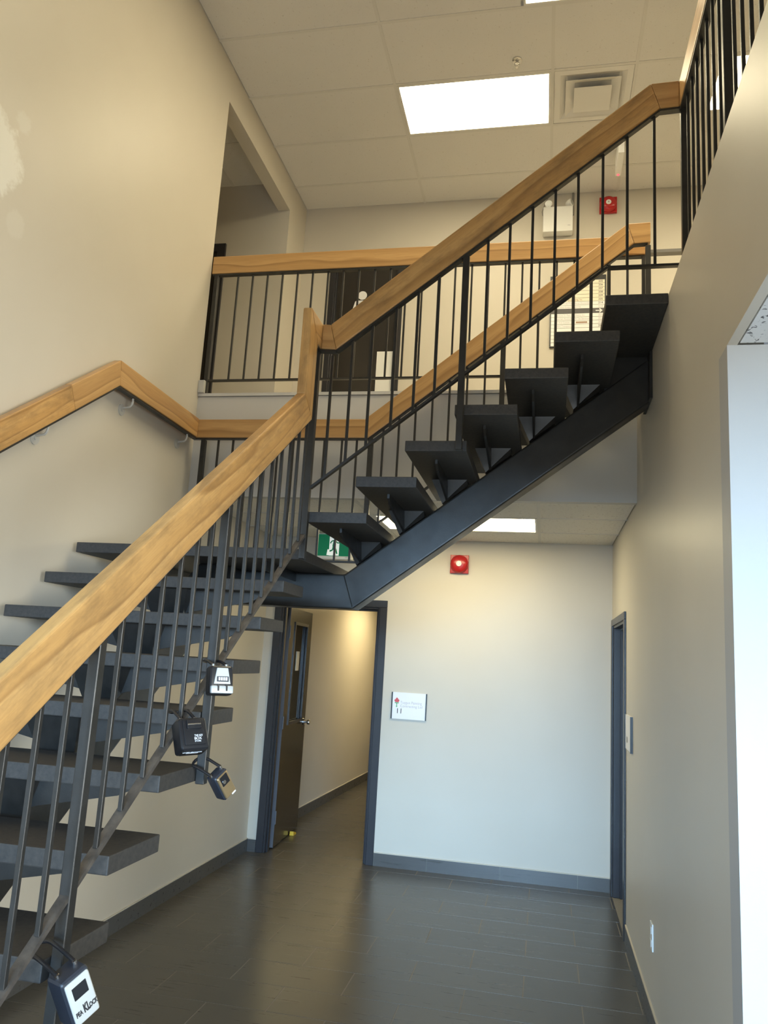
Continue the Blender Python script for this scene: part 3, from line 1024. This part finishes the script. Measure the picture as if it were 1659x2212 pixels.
# emergency light
t = thing('emergency_light', (.05, YU, 5.83), 'white emergency light box with two lamp heads upstairs', 'emergency light')
x0, x1, z0, z1 = -.087, .184, 5.672, 5.928
MB().box(x0, YU - .095, z0, x1, YU - .004, z1).build('case', M['plastic'], t, bevel=.005)
MB().box(x0 + .225, YU - .0965, z0 + .055, x0 + .25, YU - .0945, z0 + .060).build('indicator', M['greyink'], t)
def lamp_head(x, d):
    b = MB()
    c = Vector((x, YU - .055, z1 + .045))
    dv = Vector(d).normalized()
    b.tube([c + dv * .034, c + dv * .030, c + dv * .005, c - dv * .02, c - dv * .03], [.033, .036, .034, .022, .008], 18)
    b.tube([(x, YU - .055, z1 - .002), c - dv * .01], .008, 8)
    h = b.build('lamp_head', M['plastic'], t, smooth=True)
    MB().tube([c + dv * .0345, c + dv * .036], .027, 18).build('lens', M['silver'], h)
lamp_head(-.035, (-.15, -1, -.25))
lamp_head(.145, (.9, -.5, .12))
b = MB().tube([(.187, YU - .012, z1 - .05), (.187, YU - .012, ZC2)], .009, 8)
b.build('conduit', M['greysteel'], t)
b = MB().tube([(x0 - .006, YU - .03, z1 - .05), (x0 - .012, YU - .03, z1 - .01), (x0 + .02, YU - .02, z1 + .10), (x0 + .06, YU - .01, ZC2 - .005)], .003, 6)
b.build('cable', M['greysteel'], t)

# directory board
t = thing('directory_board', (.245, YU, 4.91), 'tenant directory board with white name strips upstairs', 'sign')
bx0, bx1, bz1 = -.008, .492, 5.258
rows = 8
rh = .0352
bz0 = bz1 - .050 - 8 * rh - .046 - 9 * rh
MB().box(bx0, YU - .018, bz0 - .006, bx1, YU, bz1).build('backing', M['black'], t)
zz = bz1 - .050
up = [('', '205'), ('', '206'), ('', '207'), ('', '208'), ('', '209'), ('        One Fingerprinting, Inc', '205'), ('    Chartered Professional Accountants', '214'), ('The Vine Gospel Ministries', '210')]
low = [('Century 21 Red Star Realty Inc.', '201'), ('Austrien Accounting & Tax Services', '202'), ('Dr. Kid Centre', '203'), ('Miami Transport', '204'), ('', ''), ('I', ''), ('I', ''), ('I', ''), ('', '')]
def strip(z, name, num, i):
    s_ = MB().box(bx0 + .012, YU - .0215, z - rh + .0035, bx1 - .012, YU - .018, z).build('name_strip', M['cream'] if i < 6 else M['paper'], t)
    yy = YU - .0217
    ink = {5: M['brownink'], 6: M['greyink'], 7: M['greyink']}.get(i, M['greyink'])
    if name:
        text(name, .024, ink, s_, (bx0 + .050, yy, z - rh + .012), (1, 0, 0), (0, 0, 1), squash=.86)
    if num:
        text(num, .027, M['greyink'] if i in (7, 9, 10, 11) else M['ink'], s_, (bx1 - .028, yy, z - rh + .011), (1, 0, 0), (0, 0, 1), align='RIGHT')
    if name.startswith('Dr.'):
        MB().box(bx0 + .235, YU - .0222, z - rh + .011, bx0 + .335, YU - .0215, z - rh + .026).build('logo_badge', M['brownink'], s_)
i = 0
for nm, no in up:
    strip(zz, nm, no, i)
    zz -= rh
    i += 1
zm = zz
ar = MB().box(bx0 + .012, YU - .0215, zm - .043, bx1 - .012, YU - .018, zm).build('heading_strip', mat('slate_strip', (.09, .085, .095), .5), t)
a_ = Vector((bx1 - .055, YU - .0217, zm - .022))
b = MB()
b.poly([a_ + Vector((-.036, 0, -.0045)), a_ + Vector((.016, 0, -.0045)), a_ + Vector((.016, 0, .0045)), a_ + Vector((-.036, 0, .0045))], (0, -.001, 0))
b.poly([a_ + Vector((.024, 0, 0)), a_ + Vector((.002, 0, .021)), a_ + Vector((-.006, 0, .016)), a_ + Vector((.010, 0, 0)), a_ + Vector((-.006, 0, -.016)), a_ + Vector((.002, 0, -.021))], (0, -.001, 0))
b.build('arrow', M['paper'], ar)
zz = zm - .046
for nm, no in low:
    strip(zz, nm, no, i + 1)
    zz -= rh
    i += 1

# numbered sign on the ground floor
t = thing('door_sign', (-1.106, YB, 1.29), 'white sign numbered 11 beside the corridor doorway', 'sign')
sx0, sx1, sz0, sz1 = -1.258, -.956, 1.182, 1.400
pl = MB().box(sx0 + .006, YB - .010, sz0, sx1 - .006, YB - .001, sz1).build('plate', M['paper'], t)
for x in (sx0, sx1 - .009):
    MB().box(x, YB - .016, sz0 - .001, x + .009, YB, sz1 + .001).build('side_rail', M['black'], t)
ys_ = YB - .0102
text('11', .060, M['ink'], pl, (sx0 + .040, ys_, sz0 + .045), (1, 0, 0), (0, 0, 1))
text('Tuygun Painting', .031, M['greyink'], pl, (sx0 + .076, ys_, sz0 + .126), (1, 0, 0), (0, 0, 1), squash=.93)
text('Contracting Ltd', .031, M['greyink'], pl, (sx0 + .076, ys_, sz0 + .097), (1, 0, 0), (0, 0, 1), squash=.96)
lx_, lz_ = sx0 + .046, sz0 + .148
leaf_pts = [(-.012, -.012), (-.020, -.004), (-.022, .006), (-.017, .008), (-.019, .014), (-.012, .011), (-.010, .014), (-.008, .024), (-.004, .021), (0, .031), (.004, .021), (.008, .024), (.010, .014), (.012, .011), (.019, .014), (.017, .008), (.022, .006), (.020, -.004), (.012, -.012)]
lg = MB().poly([(lx_ + a, ys_, lz_ + c) for a, c in leaf_pts], (0, -.0006, 0)).build('emblem', M['leafred'], pl)
b = MB().box(lx_ - .018, ys_ - .0006, lz_ - .021, lx_ + .018, ys_, lz_ - .0135)
b.poly([(lx_ - .005, ys_, lz_ - .021), (lx_ + .005, ys_, lz_ - .021), (lx_ + .003, ys_, lz_ - .034), (lx_ + .006, ys_, lz_ - .052), (lx_ - .006, ys_, lz_ - .052), (lx_ - .003, ys_, lz_ - .034)], (0, -.0006, 0))
b.build('emblem', M['leafgreen'], pl)

# sign on the right wall, seen edge-on
t = thing('door_sign', (XR, 5.36, 1.30), 'white sign with black side rails on the right wall', 'sign')
pl = MB().box(XR - .010, 5.19, 1.192, XR - .001, 5.525, 1.408).build('plate', M['paper'], t)
for y in (5.181, 5.525):
    MB().box(XR - .016, y, 1.191, XR, y + .010, 1.409).build('side_rail', M['black'], t)
text('10', .055, M['ink'], pl, (XR - .0102, 5.46, 1.235), (0, -1, 0), (0, 0, 1))

# outlet
t = thing('wall_outlet', (XR, 4.316, .425), 'white duplex outlet low on the right wall', 'outlet')
MB().box(XR - .007, 4.278, .362, XR, 4.354, .486).build('cover_plate', M['plastic'], t, bevel=.003)
for z in (.395, .452):
    b = MB().box(XR - .010, 4.299, z - .016, XR - .006, 4.333, z + .016)
    b.build('receptacle', M['white'], t, bevel=.003)

# ceiling diffuser
dx0, dx1, dy0, dy1 = CX[di] + .014, CX[di + 1] - .014, CY[dj] + .014, CY[dj + 1] - .014
t = thing('air_diffuser', ((dx0 + dx1) / 2, (dy0 + dy1) / 2, ZC2), 'square white stepped air diffuser in the high ceiling', 'air vent')
cxd, cyd = (dx0 + dx1) / 2, (dy0 + dy1) / 2
def ring(s0, z0, s1, z1, th=.003):
    b = MB()
    cs = [(-1, -1), (1, -1), (1, 1), (-1, 1)]
    for k in range(4):
        a, c = cs[k], cs[(k + 1) % 4]
        b.hexa([(cxd + a[0] * s0, cyd + a[1] * s0, z0), (cxd + c[0] * s0, cyd + c[1] * s0, z0), (cxd + c[0] * s1, cyd + c[1] * s1, z1), (cxd + a[0] * s1, cyd + a[1] * s1, z1)],
               [(cxd + a[0] * s0, cyd + a[1] * s0, z0 + th), (cxd + c[0] * s0, cyd + c[1] * s0, z0 + th), (cxd + c[0] * s1, cyd + c[1] * s1, z1 + th), (cxd + a[0] * s1, cyd + a[1] * s1, z1 + th)])
    return b
hs = (dx1 - dx0) / 2
ring(hs, ZC2 + .002, hs - .045, ZC2 + .002).build('frame', M['white'], t)
ring(hs - .045, ZC2 + .002, hs - .085, ZC2 + .026).build('throat', M['white'], t)
ring(.205, ZC2 - .016, .135, ZC2 + .020).build('cone', M['white'], t)
MB().hexa([(cxd + a * .140, cyd + c * .140, ZC2 - .030) for a, c in ((-1, -1), (1, -1), (1, 1), (-1, 1))],
          [(cxd + a * .105, cyd + c * .105, ZC2 - .006) for a, c in ((-1, -1), (1, -1), (1, 1), (-1, 1))]).build('centre_plate', M['white'], t)
MB().box(dx0 + .10, dy0 + .10, ZC2 + .026, dx1 - .10, dy1 - .10, ZC2 + .029).build('duct_shade_plate', M['bracket'], t)  # grey sheet standing in for the shade inside the duct

# sprinkler
t = thing('sprinkler_head', (-.282, 5.147, ZC2), 'small chrome sprinkler head in the ceiling near the bright panel', 'sprinkler')
sx, sy = -.282, 5.147
MB().tube([(sx, sy, ZC2 + .003), (sx, sy, ZC2 - .004), (sx, sy, ZC2 - .010)], [.036, .035, .022], 20).build('escutcheon', M['chrome'], t, smooth=True)
b = MB().tube([(sx, sy, ZC2 - .008), (sx, sy, ZC2 - .022)], .010, 10)
for s in (-1, 1):
    b.tube([(sx + s * .010, sy, ZC2 - .018), (sx + s * .018, sy, ZC2 - .030), (sx + s * .014, sy, ZC2 - .046), (sx, sy, ZC2 - .058)], .0028, 6)
b.build('yoke', M['chrome'], t)
MB().tube([(sx, sy, ZC2 - .058), (sx, sy, ZC2 - .061)], .013, 12).build('deflector', M['chrome'], t)

# running-man sign under the low ceiling
t = thing('exit_sign', (-1.80, 6.45, 2.55), 'green running-man exit sign under the low ceiling', 'exit sign')
ex0, ex1, ey, ez0, ez1 = -1.925, -1.635, 6.430, 2.500, 2.698
MB().box(ex0 - .008, ey, ez0 - .014, ex1 + .008, ey + .075, ez1 + .010).build('housing', M['plastic'], t, bevel=.003)
face = MB().box(ex0, ey - .003, ez0 + .012, ex1, ey, ez1).build('green_face', M['green'], t)
cx = (ex0 + ex1) / 2 - .003
fz = ez0 + .016
b = MB().box(cx - .042, ey - .0045, fz, cx + .046, ey - .003, fz + .172)
b.poly([(cx - .062, ey - .0045, fz + .002), (cx - .042, ey - .0045, fz + .002), (cx - .042, ey - .0045, fz + .052), (cx - .055, ey - .0045, fz + .052)], (0, .0015, 0))
b.build('door_symbol', M['signwhite'], face)
b = MB()
yq = ey - .0046
hd = (cx + .018, fz + .150)
b.poly([(hd[0] + .013 * math.cos(a * math.pi / 8), yq, hd[1] + .013 * math.sin(a * math.pi / 8)) for a in range(16)], (0, -.001, 0))
def limb(pts, w):
    for p, q in zip(pts, pts[1:]):
        b.bar((cx + p[0], yq - .0005, fz + p[1]), (cx + q[0], yq - .0005, fz + q[1]), w, .0012, side=Vector((q[1] - p[1], 0, p[0] - q[0])))
limb([(.008, .130), (-.002, .078)], .026)
limb([(.010, .130), (.030, .108), (.048, .112)], .010)
limb([(.006, .132), (-.022, .124), (-.034, .104)], .010)
limb([(.000, .082), (.018, .052), (.030, .014)], .013)
limb([(-.004, .082), (-.010, .048), (-.036, .036)], .013)
b.build('running_figure', M['green'], face)
b = MB().tube([((ex0 + ex1) / 2, ey + .035, ez1 + .010), ((ex0 + ex1) / 2, ey + .035, ZC1 + .004)], .02, 10)
b.build('canopy', M['plastic'], t)
MB().box(ex1 - .045, ey - .0035, ez0 - .002, ex1 - .02, ey - .0005, ez0 + .004).build('maker_mark', M['greyink'], t)

# exit sign seen edge-on upstairs
t = thing('exit_sign', (.548, 6.2, ZC2), 'white exit sign hung edge-on from the high ceiling', 'exit sign')
MB().box(.524, 6.04, 5.905, .572, 6.365, 6.085).build('housing', M['plastic'], t, bevel=.003)
MB().box(.510, 6.15, 6.083, .586, 6.25, ZC2 + .004).build('canopy', M['plastic'], t)
MB().box(.540, 6.338, 5.900, .556, 6.354, 5.906).build('indicator', M['led'], t)

# ---------------------------------------------------------------- key lock boxes hung on the railing
def lock_box(loc, label, yaw, pitch, roll, w, h, d, style, back=.10):
    """loc: centre of the body; local axes x right, y into the body, z up"""
    mt = Matrix.Translation(loc) @ Matrix.Rotation(yaw, 4, 'Z') @ Matrix.Rotation(pitch, 4, 'X') @ Matrix.Rotation(roll, 4, 'Y')
    t = link('key_lock_box', None, None, mt)
    tag(t, label, 'lock box', 'key lock boxes on the stair railing')
    def part(mb, name, m, bevel=0., parent=None, smooth=False, seg=3):
        mb.v = [tuple(mt @ Vector(p)) for p in mb.v]
        return mb.build(name, m, parent or t, mt, bevel=bevel, smooth=smooth, seg=seg)
    hw, hh, hd_ = w / 2, h / 2, d / 2
    part(MB().box(-hw, -hd_, -hh, hw, hd_, hh), 'body', M['black'] if style in ('black', 'silver') else M['navy'], .012, smooth=True)
    # shackle
    top = hh
    sw = .0235
    L = {'black': .066, 'silver': .034}.get(style, .036)
    bk = back
    path = [(-sw, 0, top - .006), (-sw, 0, top + .006), (-sw, bk * .45, top + L * .75), (-sw, bk * .72, top + L * .95)]
    for k in range(1, 8):
        a = math.pi - math.pi * k / 8
        path.append((sw * math.cos(a), bk * .72 + bk * .28 * math.sin(a), top + L * .95 + L * .05 * math.sin(a)))
    path += [(sw, bk * .72, top + L * .95), (sw, bk * .45, top + L * .75), (sw, 0, top + .006), (sw, 0, top - .006)]
    sh = part(MB().tube(path, .0052, 10), 'shackle', M['black'], smooth=True)
    for s in (-1, 1):
        part(MB().tube([(s * sw, 0, top - .002), (s * sw, 0, top + .008)], .0058, 10), 'ferrule', M['chrome'], parent=sh)
    yf_ = -hd_
    R3 = mt.to_3x3()
    rt, upv = R3 @ Vector((1, 0, 0)), R3 @ Vector((0, 0, 1))
    def P3(x, y, z):
        return mt @ Vector((x, y, z))
    if style == 'white':
        fp = part(MB().box(-hw + .006, yf_ - .005, -hh + .006, hw - .004, yf_ + .012, hh - .010), 'face_plate', M['silver'], .0075, smooth=True)
        fp.data.materials[0] = M['plate']
        part(MB().box(-.019, yf_ - .0065, .006, .019, yf_ - .003, .038), 'dial_window', M['black'], .0016, parent=fp)
        text('PEA', .0165, M['ink'], fp, P3(-.026, yf_ - .0052, -.034), rt, upv, squash=.58, bold=.0006)
        text('KL', .0290, M['ink'], fp, P3(-.006, yf_ - .0052, -.035), rt, upv, squash=.50, bold=.0012)
        text('OCK', .0165, M['ink'], fp, P3(.0095, yf_ - .0052, -.034), rt, upv, squash=.58, bold=.0006)
    elif style == 'silver':
        fp = part(MB().hexa([(-hw + .012, yf_ - .004, -hh + .036), (hw - .012, yf_ - .004, -hh + .036), (hw - .012, yf_ + .01, -hh + .036), (-hw + .012, yf_ + .01, -hh + .036)],
                            [(-hw + .022, yf_ - .004, hh - .008), (hw - .022, yf_ - .004, hh - .008), (hw - .022, yf_ + .01, hh - .008), (-hw + .022, yf_ + .01, hh - .008)]), 'face_plate', M['silver'], .002)
        dw = part(MB().box(-.020, yf_ - .0055, -.006, .022, yf_ - .003, .012), 'dial_window', M['navy'], .0008, parent=fp)
        for k in range(4):
            part(MB().box(-.015 + k * .0085, yf_ - .0068, -.002, -.009 + k * .0085, yf_ - .005, .009), 'number_wheel', M['paper'], parent=dw)
        lt = part(MB().box(-hw + .002, yf_ - .006, -hh + .004, hw - .002, yf_ + .02, -hh + .030), 'latch', M['silver'], .005, smooth=True)
        for s in (-1, 1):
            part(MB().box(s * .015 - .003, yf_ - .0072, -hh + .012, s * .015 + .003, yf_ - .005, -hh + .032), 'latch_slot', M['black'], parent=lt)
    elif style == 'black':
        fp = part(MB().box(-hw + .012, yf_ - .004, -hh + .014, hw - .012, yf_ + .012, hh - .008), 'cover', M['black'], .005, smooth=True)
        sl_ = part(MB().box(-.024, yf_ - .010, .012, .024, yf_ - .002, .042), 'shutter', M['black'], .004, smooth=True)
        part(MB().box(-.022, yf_ - .0116, .024, .022, yf_ - .0095, .028), 'grip_ridge', M['chrome'], .0008, parent=sl_)
        text('THE KEY', .009, M['paper'], fp, P3(-.002, yf_ - .0042, -.012), rt, upv, squash=.8)
        text('BOX', .012, M['paper'], fp, P3(-.004, yf_ - .0042, -.022), rt, upv)
        text('STORE', .007, M['paper'], fp, P3(-.003, yf_ - .0042, -.029), rt, upv)
        up2 = R3 @ Vector((0, -1, 0)) * -1
        bt = part(MB().box(-hw + .012, -hd_ + .010, -hh - .0012, hw - .012, hd_ - .010, -hh + .002), 'base_plate', M['black'])
        text('Mortgage Agent & Broker', .0085, M['paper'], bt, P3(-.036, -hd_ + .020, -hh - .0014), rt, up2, squash=.72)
        part(MB().box(-.022, -hd_ + .029, -hh - .0016, .018, -hd_ + .032, -hh - .0010), 'print_line', M['paper'], parent=bt)
    elif style == 'gold':
        fp = part(MB().box(-hw + .005, yf_ - .005, -hh + .006, hw - .005, yf_ + .012, hh - .006), 'face_plate', M['gold'], .006, smooth=True)
        dw = part(MB().box(-.017, yf_ - .0065, .004, .017, yf_ - .003, .040), 'dial_window', M['black'], .002, parent=fp)
        part(MB().tube([(-.006, yf_ - .0065, .018), (-.006, yf_ - .0085, .018)], .007, 12), 'dial', M['chrome'], parent=dw)
        part(MB().box(.002, yf_ - .0056, -.044, .020, yf_ - .0045, -.039), 'print_line', M['paper'], parent=fp)
    return t
D = math.radians
lock_box((-1.092, 2.588, 1.569), 'silver-fronted lock box with number wheels, highest on the railing', D(44), D(-10), D(0), .084, .098, .048, 'silver', .120)
lock_box((-1.090, 2.392, 1.400), 'large glossy black lock box with white print, hung on a baluster', D(48), D(-26), D(-3), .094, .104, .062, 'black', .100)
lock_box((-1.080, 2.660, 1.222), 'small dark lock box with a brassy front, tilted on its post', D(64), D(0), D(-37), .060, .098, .050, 'gold', .088)
lock_box((-1.074, 1.852, .858), 'white-faced grey lock box hanging lowest, at bottom left', D(66), D(0), D(-26), .074, .126, .064, 'white', .112)
